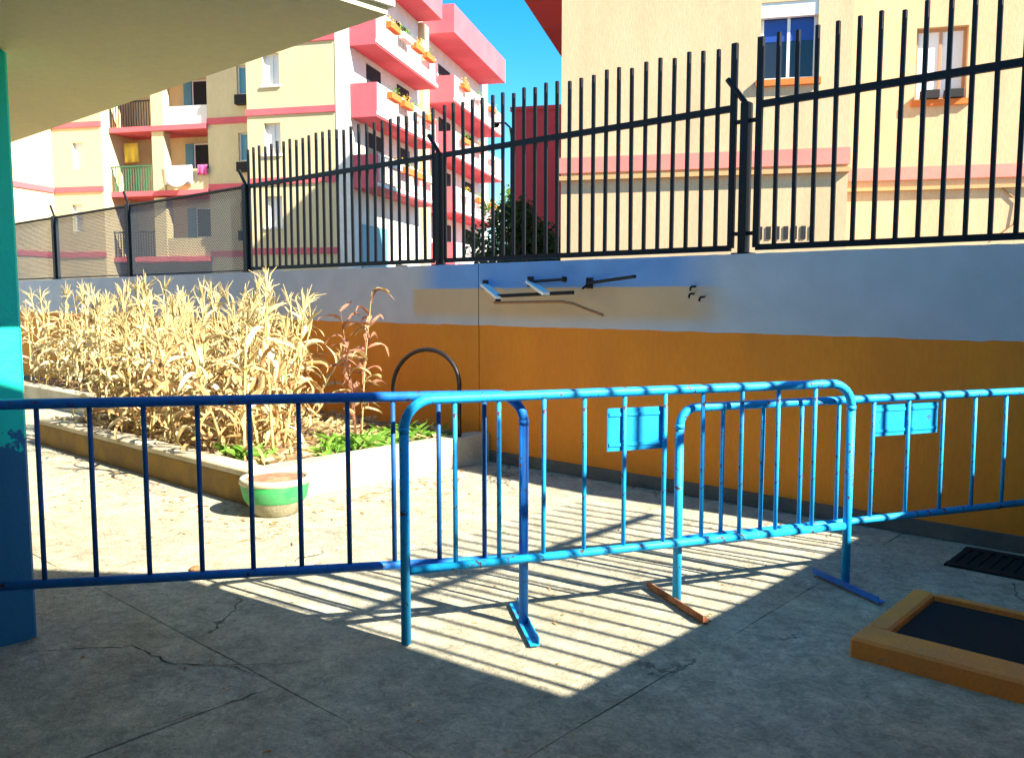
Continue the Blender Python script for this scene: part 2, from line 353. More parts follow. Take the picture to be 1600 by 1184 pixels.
railing('bar_railing', 'dense-looking black bar railing panel in front of the pink balconies', 0, 3.42, 26, (-9.90, FY, 0), 0, (False, False))
railing('bar_railing', 'black bar railing on the side wall that stripes the floor with shade', 0, 2.9, 20, (.55, 5.72, 0), R(-90), (False, False))
postm = MB().cbox(-.05, .05, -.05, .05, WT, RAIL+.03, .008).mesh('shaft', BLACK)
arm = MB().tube([(0,0,RAIL), (-.02,0,RAIL+.04), (-.16,-.0,RAIL+.22)], .022, 6).mesh('arm', BLACK)
for i, (x, lab) in enumerate(((-3.09, 'black fence post with angled arm between the two right railing panels'), (-6.385, 'black fence post with angled arm in front of the pink balconies'),
              (-9.965, 'stout black fence post above the dry corn, right of the wire mesh'), (-13.30, 'second black fence post from the turquoise pillar'), (-16.22, 'black fence post nearest the turquoise pillar'), (-19.3, 'farthest black fence post, behind the turquoise pillar'))):
    p = thing('fence_post', lab, 'post', (x, FY, 0), 0, 'fence posts with angled arms')
    inst('shaft', postm, p, sc=(1.0 if i > 1 else .62, .9, 1)); inst('arm', arm, p)
    if i == 0:
        for zz in (2.02, 2.84): MB().box(-.1, .1, -.012, .012, zz-.014, zz+.014).build('bracket', BLACK, p)
    MB().box(-.07, .07, -.06, .06, WT, WT+.012).build('base_plate', BLACK, p)
for x0, x1, lab in ((-13.26, -10.0, 'grey wire mesh panel with black top rail right of the second post'), (-16.18, -13.34, 'grey wire mesh panel with black top rail between the two leftmost posts'), (-19.26, -16.26, 'grey wire mesh panel partly behind the turquoise pillar')):
    t = thing('mesh_fence', lab, 'fence', (x0, FY, 0), 0, 'wire mesh panels on the wall')
    L = x1-x0; h = RAIL-WT
    MB().tube([(0,0,RAIL), (L,0,RAIL)], .02, 8).build('top_rail', BLACK, t)
    MB().tube([(0,0,WT+.03), (L,0,WT+.03)], .008, 6).build('tension_wire', BLACK, t)
    m = MB(); s = .045; k = -h
    while k < L:
        for sg in (1, -1):
            a0, a1 = max(k, 0), min(k+h, L)
            if a1 > a0:
                za, zb = (WT+(a0-k), WT+(a1-k)) if sg > 0 else (RAIL-(a0-k), RAIL-(a1-k))
                m.tube([(a0, .004*sg, za), (a1, .004*sg, zb)], .0052, 3, False)
        k += s
    tag(m.build('wire_mesh', WIRE, t), kind='stuff')

# broken rack and hooks on the wall band
rk = thing('wall_rack', 'bent metal rack with two white slats fixed to the wall band', 'rack', (-5.0, WY-.006, 1.5))
def rp(x, z, y=-.14): return (x+5.0, y, z-1.5)
MB().bar(rp(-5.66,1.664,-.02), rp(-5.30,1.545,-.20), .07, .025).build('white_slat', FRAMEW, rk)
MB().bar(rp(-5.10,1.688,-.02), rp(-4.755,1.578,-.20), .07, .025).build('white_slat', FRAMEW, rk)
MB().tube([rp(-5.12,1.685,-.03), rp(-4.64,1.70,-.10)], .013, 8).build('rod', BLACK, rk)
MB().tube([rp(-5.33,1.56,-.18), rp(-4.52,1.588,-.12)], .016, 8).build('rod', BLACK, rk)
MB().tube([rp(-4.44,1.665,-.04), rp(-3.90,1.712,-.12)], .014, 8).build('rod', BLACK, rk)
MB().tube([rp(-4.44,1.668,-.0), rp(-4.44,1.62,-.1)], .01, 6).build('bracket', BLACK, rk)
MB().tube([rp(-5.37,1.50,-.19), rp(-4.62,1.512,-.16), rp(-4.50,1.495,-.15), rp(-4.38,1.455,-.14), rp(-4.21,1.402,-.12)], .012, 8).build('hanging_rod', BROWN, rk)
for px, pz in ((-5.66,1.664), (-5.10,1.688), (-4.44,1.667)): MB().cbox(px+5-.035, px+5+.035, -.008, .004, pz-1.5-.045, pz-1.5+.045, .002).build('wall_plate', BLACK, rk)
for px, pz in ((-4.62,1.70), (-5.39,1.515)):
    MB().lathe([(0,-.026),(.024,-.02),(.028,0),(.024,.02),(0,.026)], 12, rp(px, pz, -.12)).build('knob', BLACK, rk, True)
for (x, zz), lab in (((-3.43,1.63), 'upper of the small black hooks on the wall band'), ((-3.44,1.575), 'lower left small black hook on the wall band'), ((-3.35,1.55), 'lower right small black hook on the wall band')):
    h = MB().tube([(0,.0,0), (0,-.05,0), (0,-.07,-.015), (0,-.07,-.035)], .009, 6).build('wall_hook', BLACK, None, True, (x, WY-.006, zz)); tag(h, lab, 'hook', 'hooks on the wall band')

# ------------------------------------------------------------------ canopy, pillar, unseen shading roof
can = thing('canopy', 'flat olive-grey canopy slab with white edge, upper left', 'canopy', (-2.58, 2.2, 2.6))
MB().box(-12, -.02, -6, -.02, 0, .03).build('soffit', SOFFIT, can)
MB().box(-12, 0, -6, 0, .03, .26).build('slab', WHITE, can)
pil = MB().cbox(-.34, 0, -.34, 0, 0, 2.6, .012).build('pillar', PILLAR, None, False, (-4.165, 1.382, 0))
tag(pil, 'turquoise pillar with a flaking blue lower part, left edge', 'pillar')
pr = thing('unseen_shade_roof', 'unseen overhead slab shaped to shade the near floor, above the viewer', 'roof', (0, 0, 3.6))
MB().prism([(6,-6),(6,3.62),(2.71,3.20),(.49,2.93),(-.32,2.38),(-.47,2.17),(-1.3,.4),(-1.5,-6)], 0, .25).build('slab', SOFFIT, pr)  # unseen slab, its outline cut to give the shadow edge on the yard

sb = thing('unseen_sky_block', 'unseen walls behind the viewer, added to block sky light', 'building', (0, -1.7, 0))  # out of view, added to block sky light and darken the near floor
MB().box(-16, 6, -.3, 0, 0, 4.2).build('wall', mat('grey_render', (.26,.265,.27), rough=.9), sb)
MB().box(2.8, 3.1, .001, 4.0, 0, 3.599).build('sky_block_side', MATS['grey_render'], sb)  # added as well, blocks sky light from the right

# ------------------------------------------------------------------ raised bed, bowl, soil
bed = thing('raised_bed', 'low cement raised bed planted with dry corn', 'planter', (-5.6, 3.36, 0))
KH = .27
KERB_SHADE = mat('kerb_shade_ochre', (.30, .19, .045), (.22, .14, .05), ns=4, rough=.9, bump=.4, bs=40)  # shade of the kerb's front face put into its colour
MB().cbox(-4.2, -.0, .012, .2, 0, KH-.05, .012).build('front_kerb', KERB_SHADE, bed)
MB().cbox(-4.2, .006, 0, .206, KH-.05, KH, .012).build('front_coping', KERB, bed)
MB().cbox(-.2, 0, .202, 2.53, 0, KH-.002, .012).build('side_kerb', KERB, bed)
MB().cbox(-4.2, -4.0, .202, 1.25, 0, KH-.004, .012).build('side_kerb', KERB, bed)
MB().cbox(-9.5, -4.2, 1.25, 1.45, 0, KH-.001, .012).build('rear_kerb', KERB, bed)
def soilmesh(x0, x1, y0, y1):
    m = MB(); nx, ny = int((x1-x0)/.1), int((y1-y0)/.1); rr = random.Random(3)
    m.add([(x0+(x1-x0)*i/nx, y0+(y1-y0)*j/ny, .215+rr.uniform(0,.035)) for j in range(ny+1) for i in range(nx+1)],
          [(j*(nx+1)+i, j*(nx+1)+i+1, (j+1)*(nx+1)+i+1, (j+1)*(nx+1)+i) for j in range(ny) for i in range(nx)]); return m
soilmesh(-4.01, -.19, .19, 2.53).build('soil', SOIL, bed)
soilmesh(-9.5, -4.0, 1.44, 2.53).build('soil', SOIL, bed)
bowl = thing('bowl_planter', 'round tapering bowl with a bright green band at the bed corner', 'planter', (-5.37, 3.40, 0))
MB().lathe([(0,0),(.16,0),(.175,.01),(.212,.085),(.224,.105)], 36).build('base', mat('mossy_cement', (.24,.24,.15), (.36,.33,.22), ns=8, rough=.95, bump=.5), bowl, True)
MB().lathe([(.225,.105),(.240,.125),(.258,.21),(.262,.235)], 36).build('green_band', GREENP, bowl, True)
MB().lathe([(.262,.235),(.268,.24),(.268,.27),(.258,.28),(.235,.28),(.225,.26)], 36).build('rim', KERB, bowl, True)
MB().lathe([(.228,.262),(.12,.272),(0,.275)], 36).build('soil', mat('reddish_soil', (.36,.13,.07), (.42,.24,.14), ns=9, rough=1, bump=.8), bowl, True)

bowl.scale = (.93, .93, .96)

# ------------------------------------------------------------------ corn and other plants
def leaf_mesh(name, m, seed, L=.62, W=.05, up=1.15, droop=2.6, n=9):
    rr = random.Random(seed); v = []; f = []
    x = z = 0.; ang = up; tw = rr.uniform(-.6,.6); ph = rr.uniform(0,6)
    for i in range(n+1):
        t = i/n; wd = W*(.45+.55*math.sin(min(1, t*2.2)*math.pi/2))*(1-t**2.2)*.5+.002
        roll = tw*t*3.5+.5*math.sin(ph+t*8); y0 = .09*math.sin(ph+t*5)*t
        cy, sy = math.cos(roll), math.sin(roll); fold = wd*.45
        nx_, nz_ = -math.sin(ang), math.cos(ang)
        for s in (-1, 0, 1):
            off = s*wd; lift = (fold if s else 0)
            v.append((x+nx_*(lift*cy-off*sy), y0+off*cy+lift*sy, z+nz_*(lift*cy-off*sy)))
        x += math.cos(ang)*L/n; z += math.sin(ang)*L/n; ang -= droop/n*(.5+t)+rr.uniform(-.12,.12)
    for i in range(n):
        for s in (0, 1): a = i*3+s; f.append((a, a+1, a+4, a+3))
    return MB().add(v, f).mesh(name, m, True)
LV = [leaf_mesh('leaf', (STRAWB, STRAW, STRAWP, STRAW, STRAWP)[k % 5], k, random.uniform(.34,.72), random.uniform(.034,.062), random.uniform(.5,1.3), random.uniform(1.8,5.2), 11) for k in range(22)]
LU = [leaf_mesh('leaf', STRAW, 40+k, random.uniform(.3,.45), .038, 1.3, random.uniform(.8,2.0)) for k in range(5)]
def stalk_mesh(seed, H):
    rr = random.Random(seed); n = 9; bx, by = rr.uniform(-.10,.10), rr.uniform(-.10,.10)
    pts = [(bx*(i/n)**2, by*(i/n)**2, H*i/n) for i in range(n+1)]
    m = MB().tube(pts, [.013*(1-.55*i/n) for i in range(n+1)], 6)
    for p in pts[1:-1]: m.lathe([(.008,-.008),(.0145*(1-.5*p[2]/H),0),(.008,.008)], 6, p)
    return m.mesh('stalk', STALK, True), pts
SM = [stalk_mesh(k, 1.0) for k in range(6)]
def tassel_mesh(seed):
    rr = random.Random(seed); m = MB()
    for k in range(7):
        a = rr.uniform(0, 6.3); o = rr.uniform(.02,.11) if k else 0; h = rr.uniform(.16,.26)
        m.tube([(0,0,0),(o*.6*math.cos(a),o*.6*math.sin(a),h*.6),(o*1.5*math.cos(a),o*1.5*math.sin(a),h*(1 if k==0 else .85))], [.004,.006,.002], 4)
    return m.mesh('tassel', STRAW)
TM = [tassel_mesh(k) for k in range(4)]
EAR = [MB().lathe([(.004,0),(.022,.03),(.028,.08),(.024,.14),(.010,.19),(.002,.22)], 8).mesh('ear', STRAWB if k else STRAW, True) for k in range(2)]
def corn(x, y, H, rr, label='dry straw-yellow corn plant crowded among others in the raised bed'):
    t = thing('corn_plant', label, 'corn plant', (x, y, .22), rr.uniform(0, 6.3), 'dry corn plants in the raised bed')
    br = rr.random() < .1 and H < 1.2; sg = .34 if br else .10
    t.rotation_euler = (rr.gauss(0,sg), rr.gauss(0,sg), rr.uniform(0,6.3))
    sm, pts = rr.choice(SM); inst('stalk', sm, t, sc=(1,1,H))
    n = rr.randint(11, 15); a = rr.uniform(0, 6.3)
    for i in range(n):
        u = .08+.84*i/(n-1); k = u*9; p = pts[int(k)]; q = pts[min(9, int(k)+1)]; fr = k-int(k)
        pos = (p[0]+(q[0]-p[0])*fr, p[1]+(q[1]-p[1])*fr, H*u)
        me = rr.choice(LV) if u < .82 else rr.choice(LU)
        if u < .5 and x > -7.9 and rr.random() < .5: me = rr.choice(LV[0::5])
        s = rr.uniform(.55,1.15)*(1 if u < .6 else .85)
        inst('leaf', me, t, pos, (rr.uniform(-.6,.6), rr.uniform(-.7,.55), a+i*math.pi+rr.uniform(-1.2,1.2)), (s,s,s))
    e = pts[-1]; inst('tassel', rr.choice(TM), t, (e[0],e[1],H*.99), (rr.uniform(-.3,.3), rr.uniform(-.3,.3), 0))
    if rr.random() < .6: inst('ear', rr.choice(EAR), t, (.015,0,H*rr.uniform(.4,.55)), (0, rr.uniform(.3,.9), rr.uniform(0,6.3)))
    return t
rr = random.Random(21)
spots = []
for j in range(7):
    y = 3.72+j*.28
    xr = -6.15-.13*j if j < 3 else -6.65
    n = int((xr+9.45)/.27)
    for i in range(n+1): spots.append((-9.45+i*.27+rr.uniform(-.09,.09), y+rr.uniform(-.08,.08)))
for j in range(3):
    for i in range(17): spots.append((-15.0+i*.32+rr.uniform(-.1,.1), 5.0+j*.28+rr.uniform(-.08,.08)))
spots = [p for p in spots if p[0] < -1.45*p[1]]+[(-9.4+rr.uniform(0,2.6), rr.uniform(3.7,4.9)) for _ in range(22)]
spots = [p for p in spots if p[0] < -1.45*p[1]]
for x, y in spots:
    lab = ('dry corn plant of the far strip along the wall, left of the raised bed' if x < -9.5 else 'dry corn plant in the front row along the kerb of the raised bed' if y < 3.9 else
           'dry corn plant in the back rows of the bed, close to the wall' if y > 4.9 else 'dry corn plant in the crowded middle rows of the raised bed')
    corn(x, y, rr.choice((rr.uniform(.7,1.0), rr.uniform(.95,1.2), rr.uniform(1.1,1.38))), rr, lab)
for x, y, H, lab in ((-6.55,4.25,1.36,'tall dry corn plant standing out at the right end of the corn'), (-7.05,4.05,1.38,'tall dry corn plant rising in front of the stout fence post'), (-6.25,3.95,1.40,'dry corn plant with a bent tip nearest the green bowl'), (-8.9,3.95,1.22,'tall dry corn plant at the left, below the second fence post'), (-9.6,3.9,1.25,'tall dry corn plant next to the turquoise pillar')):
    corn(x, y, H, rr, lab)
# withered reddish plant
wp = thing('withered_plant', 'lone withered reddish-brown plant between the corn and the black hoop', 'plant', (-6.36, 4.92, .22))
WL = [leaf_mesh('leaf', WITHER if k % 3 else STRAW, 70+k, rr.uniform(.16,.30), .045, rr.uniform(.5,1.2), rr.uniform(1.5,3.2), 7) for k in range(6)]
for k in range(4):
    a = k*1.6+.3; H = (1.38, 1.1, 1.2, .8)[k]; pts = [(.03*math.cos(a),.03*math.sin(a),0), (.08*math.cos(a),.08*math.sin(a),H*.5), (.17*math.cos(a),.17*math.sin(a),H)]
    MB().tube(pts, [.009,.007,.003], 5).build('stem', WITHER if k else STALK, wp)
    for i in range(11):
        u = .25+.75*i/10; r_ = .03+.14*u; inst('leaf', rr.choice(WL), wp, (r_*math.cos(a), r_*math.sin(a), H*u), (rr.uniform(-.4,.4), rr.uniform(-.4,.5), rr.uniform(0,6.3)))
# weeds
WM = [leaf_mesh('leaf', WEED, 90+k, rr.uniform(.12,.22), rr.uniform(.03,.05), rr.uniform(.6,1.3), rr.uniform(.8,2.2), 5) for k in range(6)]
wspots = [(-6.1+rr.uniform(-.25,.25), 4.55+rr.uniform(-.15,.9)) for _ in range(16)]+[(-5.95+rr.uniform(-.12,.12), 4.2+i*.16) for i in range(9)]+[(-6.35+rr.uniform(-.3,.3), 3.66+rr.uniform(-.05,.16)) for _ in range(7)]
for x, y in wspots:
    c = thing('weed', 'small green weed growing at the right end of the raised bed', 'weed', (x, y, .225), rr.uniform(0,6.3), 'green weeds in the raised bed')
    for i in range(rr.randint(7,11)): s = rr.uniform(.6,1.2); inst('leaf', rr.choice(WM), c, (rr.uniform(-.03,.03), rr.uniform(-.03,.03), 0), (rr.uniform(-.3,.3), rr.uniform(-.4,.2), rr.uniform(0,6.3)), (s,s,s))
# litter of dry leaves on the soil
m = MB()
for k in range(900):
    x = rr.uniform(-9.5,-5.8); y = rr.uniform(3.58,5.8); a = rr.uniform(0,6.3); L = rr.uniform(.05,.2); wd = rr.uniform(.006,.018); dx, dy = math.cos(a)*L, math.sin(a)*L; z = .245+rr.uniform(0,.03)
    m.add([(x-dy*wd/L,y+dx*wd/L,z),(x+dy*wd/L,y-dx*wd/L,z),(x+dx+dy*wd/L,y+dy-dx*wd/L,z+rr.uniform(-.01,.05)),(x+dx-dy*wd/L,y+dy+dx*wd/L,z+rr.uniform(-.01,.05))], [(0,1,2,3)])
tag(m.build('leaf_litter', STRAW), 'scattered dry leaf litter on the soil of the bed', 'leaf litter', kind='stuff')
m = MB()
for k in range(420):
    x, y = (rr.uniform(-9.6,-4.6), 3.3-abs(rr.gauss(0,.35))) if k < 160 else (-5.5+abs(rr.gauss(0,.4)), rr.uniform(3.4,5.6)) if k < 260 else (rr.uniform(-7,-.6), rr.uniform(.9,5.7))
    a = rr.uniform(0,6.3); L = rr.uniform(.01,.07) if k < 260 else rr.uniform(.006,.025); wd = rr.uniform(.003,.008); c_, s_ = math.cos(a), math.sin(a); z = .004
    m.add([(x-s_*wd,y+c_*wd,z),(x+s_*wd,y-c_*wd,z),(x+c_*L+s_*wd,y+s_*L-c_*wd,z+rr.uniform(0,.008)),(x+c_*L*1.3,y+s_*L*1.3,z),(x+c_*L-s_*wd,y+s_*L+c_*wd,z+rr.uniform(0,.008))], [(0,1,2,3,4)])
tag(m.build('yard_litter', STRAWB), 'scraps of dry leaf and grit scattered over the yard floor', 'litter', kind='stuff')
# black hoop
hp = []
for k in range(25):
    t = k/24; a = math.pi*(1-t); hp.append((-6.08+.42*math.cos(a)+.05*math.sin(a), 5.5+.04*math.cos(a), .20+.50+.36*math.sin(a)))
hp = [(-6.52,5.47,.2), (-6.515,5.465,.45)]+hp+[(-5.655,5.53,.45), (-5.65,5.53,.2)]
tag(MB().tube(hp, .021, 8).build('hose_hoop', mat('black_hose', (.02,.017,.02), rough=.45, fine=.2), None, True), 'arched black hose hoop standing before the orange wall', 'hose')

# ------------------------------------------------------------------ crowd barriers
NAVY_SHADE = mat('barrier_navy_shaded', (.006, .07, .24), (.006, .11, .34), ns=5, rough=.55, fine=.12, chip=(.06, .04, .035), cs=16, cth=.67)  # left barrier's bars, shade painted in darker still
def barrier(name, label, p0, p1, h, hb, bars, m, plate=None, plate_m=None, legs=(True,True), feet=(None,None), rc=.13, r=.0225, bmat=None):
    p0, p1 = Vector((*p0,0)), Vector((*p1,0)); u = (p1-p0); L = u.length; rz = math.atan2(u.y, u.x)
    t = thing(name, label, 'barrier', p0, rz, 'blue crowd barriers')
    arc = lambda cx, a0, a1: [(cx+rc*math.cos(a0+(a1-a0)*k/8), 0, h-rc+rc*math.sin(a0+(a1-a0)*k/8)) for k in range(9)]
    pts = arc(rc, math.pi, math.pi/2)+arc(L-rc, math.pi/2, 0)
    MB().tube(pts, r, 12).build('top_rail', m, t, True)
    MB().tube([(r,0,hb),(L-r,0,hb)], r*.92, 12).build('bottom_rail', m, t, True)
    for k, x in ((0,0),(1,L)):
        if legs[k]:
            MB().tube([(x,0,h-rc+.002),(x,0,.012)], r, 12).build('leg', m, t, True)
            MB().tube([(x,0,h-rc-.012),(x,0,h-rc+.012)], r*1.08, 12).build('weld_collar', m, t, True)
        if feet[k]:
            fm, d0, d1 = feet[k]
            f = MB(); f.box(x-.022, x+.022, d0, d1, .012, .018); f.box(x-.022, x-.017, d0, d1, .018, .045); f.build('foot', fm, t)
    rr = random.Random(len(bars))
    bm = MB().tube([(0,0,hb),(0,0,(hb+h)/2),(0,0,h)], .011, 8).mesh('bar', bmat or m, True)
    for x in bars: inst('bar', bm, t, (x+rr.uniform(-.004,.004), 0, 0), (rr.uniform(-.006,.006), 0, 0))
    if plate:
        a0, a1, z0, z1, y = plate
        pl = MB().cbox(a0, a1, y-.0015, y+.0015, z0, z1, .001).build('plate', plate_m, t)
        for zz in (z0+.03, z1-.03): MB().box(a0+.01, a1-.01, y-.006, y-.0016, zz-.008, zz+.008).build('clamp', plate_m, pl)
    return t
Ml, Mr = (-2.842, 2.444), (-1.69, 4.519)
barrier('crowd_barrier', 'middle blue crowd barrier with a square plate, in front of both others', Ml, Mr, 1.10, .342, [.229,.435,.648,.855,1.062,1.276,1.486,1.704,1.924,2.144], BLUE,
        plate=(.975,1.298,.817,1.022,.012), plate_m=PLATE, feet=(None, (BLUE_SHADE, -.27, .24)))
ul = Vector((-.6126,-.790)); L0 = Vector((-2.612, 2.972)); Ll = L0+ul*2.42
barrier('crowd_barrier', 'left crowd barrier in shade-darkened blue, reaching across to the turquoise pillar', L0, Ll, 1.10, .328, [.185,.391,.599,.803,1.011,1.224,1.441,1.654,1.87,2.079,2.27], BLUE_SHADE,
        feet=((BLUE, -.27, .27), (BLUE_SHADE, -.25, .25)), bmat=NAVY_SHADE)
ur = Vector((.469,.883)); R0 = Vector((-2.223,3.698)); 
barrier('crowd_barrier', 'right lower crowd barrier with a rusty foot, ending at the orange wall', R0, R0+ur*2.42, 1.0, .335, [.25,.49,.735,.97,1.20,1.45,1.69,1.93,2.17], BLUE,
        plate=(1.20,1.665,.79,.965,.012), plate_m=PLATE, feet=((RUST, -.28, .27), None), r=.022, rc=.09)

# ------------------------------------------------------------------ orange kerb frame with black mat
kf = thing('kerb_frame', 'low orange painted kerb frame round a black mat, lower right', 'kerb', (-1.34, 3.655, 0))
KX, KY = 1.5, .86
MB().cbox(0, KX, 0, .19, 0, .088, .012).build('front_kerb', KERBO, kf)
MB().cbox(0, .10, .191, KY, 0, .086, .012).build('side_kerb', KERBO, kf)
MB().cbox(.101, KX, KY-.035, KY, 0, .084, .008).build('back_kerb', KERBO, kf)
MB().cbox(KX-.1, KX, .191, KY-.036, 0, .086, .012).build('side_kerb', KERBO, kf)
tag(MB().cbox(.104, KX-.104, .194, KY-.04, 0, .052, .006).build('door_mat', MAT_BLACK, None, False, (-1.34, 3.655, .004)), 'black mat lying inside the orange kerb frame', 'mat')
dc = thing('drain_cover', 'dark iron drain cover on the floor by the wall, behind the kerb frame', 'drain cover', (-1.42, 5.3, 0))
MB().cbox(0, .95, 0, .07, 0, .014, .003).build('frame_bar', MAT_BLACK, dc); MB().cbox(0, .95, .40, .47, 0, .014, .003).build('frame_bar', MAT_BLACK, dc)
for k in range(16): MB().box(.005+k*.06, .04+k*.06, .071, .399, .0, .012).build('slat', MAT_BLACK, dc)
MB().box(.0, .95, .071, .399, -.002, .002).build('pit', DARKIN, dc)
# small debris on the yard
for k, (x, y, lab) in enumerate(((-4.55,2.35,'small dark pebble on the sunlit floor near the pillar'), (-5.2,5.05,'small brown scrap on the sunlit floor by the bed end'))):
    tag(MB().lathe([(0,0),(.03,.002),(.034,.012),(.02,.022),(0,.024)], 9).build('debris', BROWN, None, False, (x,y,.001)), lab, 'debris')

# ------------------------------------------------------------------ background buildings: frame rotated 28.6 deg (a across, b away)
ROT = R(28.6)
def at(a, b): return Vector((a*math.cos(ROT)-b*math.sin(ROT), a*math.sin(ROT)+b*math.cos(ROT), 0))
class Bld:
    def __init__(s, name, label, a0, b0):
        s.a, s.b = a0, b0; s.o = thing(name, label, 'building', at(a0, b0), ROT)
    def box(s, name, m, a0, a1, b0, b1, z0, z1, parent=None):
        return MB().box(a0-s.a, a1-s.a, b0-s.b, b1-s.b, z0, z1).build(name, m, parent or s.o)
    def front(s, name, m, a0, a1, b, z0, z1, holes, depth=.22, back=None):
        """front sheet with openings and reveals"""
        q = MB(); As = sorted({a0,a1,*[v for h in holes for v in h[:2]]}); Zs = sorted({z0,z1,*[v for h in holes for v in h[2:]]})
        A, Bb = s.a, s.b
        for x0, x1 in zip(As, As[1:]):
            for y0, y1 in zip(Zs, Zs[1:]):
                if any(h[0] <= x0 and x1 <= h[1] and h[2] <= y0 and y1 <= h[3] for h in holes): continue
                q.add([(x0-A,b-Bb,y0),(x1-A,b-Bb,y0),(x1-A,b-Bb,y1),(x0-A,b-Bb,y1)], [(0,1,2,3)])
        for x0,x1,y0,y1 in holes:
            f, k = b-Bb, b-Bb+depth; x0 -= A; x1 -= A
            q.add([(x0,f,y0),(x1,f,y0),(x1,f,y1),(x0,f,y1),(x0,k,y0),(x1,k,y0),(x1,k,y1),(x0,k,y1)], [(0,4,5,1),(1,5,6,2),(2,6,7,3),(3,7,4,0)])
        if back is not None:
            f, k = b-Bb, back-Bb; x0, x1 = a0-A, a1-A
            q.add([(x0,f,z0),(x1,f,z0),(x1,f,z1),(x0,f,z1),(x0,k,z0),(x1,k,z0),(x1,k,z1),(x0,k,z1)], [(1,5,6,2),(3,2,6,7),(0,3,7,4),(5,4,7,6)])
        return q.build(name, m, s.o)
    def window(s, a0, a1, z0, z1, b, depth=.16, pane=None, sill=None, mull=1, fr=.05, upper=None, box=False, fm=None):
        """frame, panes and sill set into an opening of the front at b"""
        y = b-s.b+depth; x0, x1 = a0-s.a, a1-s.a; q = MB()
        q.box(x0,x0+fr,y-.04,y,z0,z1); q.box(x1-fr,x1,y-.04,y,z0,z1); q.box(x0+fr,x1-fr,y-.04,y,z0,z0+fr); q.box(x0+fr,x1-fr,y-.04,y,z1-fr,z1)
        W = q.build('window', fm or FRAMEW, s.o)
        n = mull+1; wd = (x1-x0-2*fr)/n
        for i in range(n):
            c0 = x0+fr+i*wd
            if i: MB().box(c0-fr*.45, c0+fr*.45, y-.038, y-.002, z0+fr, z1-fr).build('mullion', fm or FRAMEW, W)
            zt = z1-fr if upper is None else z0+fr+(z1-z0-2*fr)*upper
            MB().box(c0, c0+wd, y-.015, y-.008, z0+fr, zt).build('pane', pane or GLASS, W)
            if upper is not None: MB().box(c0, c0+wd, y-.022, y-.012, zt, z1-fr).build('upper_panel', GLASSB, W)  # plain blue panel over the upper part of each pane
        if box: MB().box(x0, x1, b-s.b+.02, b-s.b+depth-.05, z1-.22, z1).build('shutter_box', FRAMEW, W)
        if sill: MB().box(x0-.06, x1+.06, b-s.b-.07, b-s.b+.05, z0-.10, z0-.005).build('sill', sill, W)
        return W

# right building ----------------------------------------------------------------------------
rb = Bld('apartment_block', 'near peach-yellow apartment block with pale pink band behind the right railing', -2.6, 14.3)
w1 = (.52, 1.36, 4.90, 6.06); w1b = (.52, 1.36, 8.0, 9.2); holes = [w1, w1b]
rb.front('wall', YELR, -2.6, 1.86, 14.3, 0, 15, holes, back=28)
w2 = (3.2, 4.02, 4.95, 6.17)
rb.front('wall', YELR, 1.861, 14, 16.6, 0, 15, [w2], back=28)
rb.window(*w1, 14.3, sill=TERRA, upper=.52, box=True)
rb.window(*w1b, 14.3, sill=TERRA)
W = rb.window(*w2, 16.6, sill=TERRA, pane=CLOTH, fm=mat('tan_frame', (.45,.24,.13), rough=.6))
for k, x in enumerate((3.28, 3.66)): MB().cbox(x-rb.a, x+.3-rb.a, 16.46-rb.b, 16.60-rb.b, 4.96, 5.10, .01).build('flower_trough', DARKIN, W)
rb.box('pink_band', PINKL, -2.62, 1.88, 14.24, 14.32, 3.58, 3.83)
rb.box('ledge', mat('ledge_tan', (.52,.32,.15), rough=.9), -2.62, 1.88, 14.20, 14.32, 3.46, 3.53)
rb.box('pink_band', PINKL, 1.90, 14, 16.54, 16.62, 3.60, 3.82)
rb.box('ledge', MATS['ledge_tan'], 1.90, 14, 16.52, 16.62, 3.42, 3.48)
rb.box('eave', REDW, -4.1, -2.61, 14.3, 24, 7.7, 8.0)
rb.box('roof', REDW, -3.2, 14, 13.9, 28.2, 15.0, 15.3)
for k in range(7): rb.box('vent_slot', DARKIN, .55+k*.13, .62+k*.13, 14.285, 14.31, 2.46, 2.66)
q = MB().tube([(4.55-rb.a,16.58-rb.b,3.5),(4.9-rb.a,16.57-rb.b,3.2),(4.85-rb.a,16.57-rb.b,2.8),(4.55-rb.a,16.58-rb.b,2.55)], .012, 5).build('cable', BROWN, rb.o)
# red house in the gap
rh = Bld('red_house', 'plain dark red house wall in the gap between the apartment blocks', -6.07, 25.3)
rh.front('wall', REDW, -6.07, -2.7, 25.3, 0, 7.0, [], back=27.5)
rh.box('coping', REDW, -6.12, -2.7, 25.25, 27.5, 7.0, 7.12)

# left building -----------------------------------------------------------------------------
lb = Bld('apartment_block', 'far pale-yellow apartment block with pink balconies behind the fence', -17.85, 30.7)
FL = (3.25, 5.92, 8.52, 11.12); ROOF = 14.0
bw = [(-17.15,-16.45,z0,z1) for z0, z1 in ((9.62,10.78),(7.05,8.2),(4.30,5.45),(1.6,2.7),(12.2,13.3))]
lb.front('wall', YEL, -17.85, -14.15, 30.7, 0, 14.6, bw, back=52)
for w_ in bw: lb.window(*w_, 30.7, depth=.2, pane=CLOTH, mull=1, sill=WHITE)
lb.box('corner_pier', WHITE, -14.149, -13.6, 30.68, 38.4, 0, 14.6)
lb.box('side_wall', WHITE, -14.149, -14.0, 38.401, 52, 0, 14.6)
lb.box('corner_pier', YEL, -14.0, -13.4, 38.45, 39.3, 0, 14.0)
rw = [(-18.85,-18.15,9.6,10.7),(-18.85,-18.15,7.0,8.1),(-18.85,-18.15,4.3,5.4)]
lb.front('wall', YEL, -20.2, -17.86, 31.7, 0, 14.6, rw, back=52)
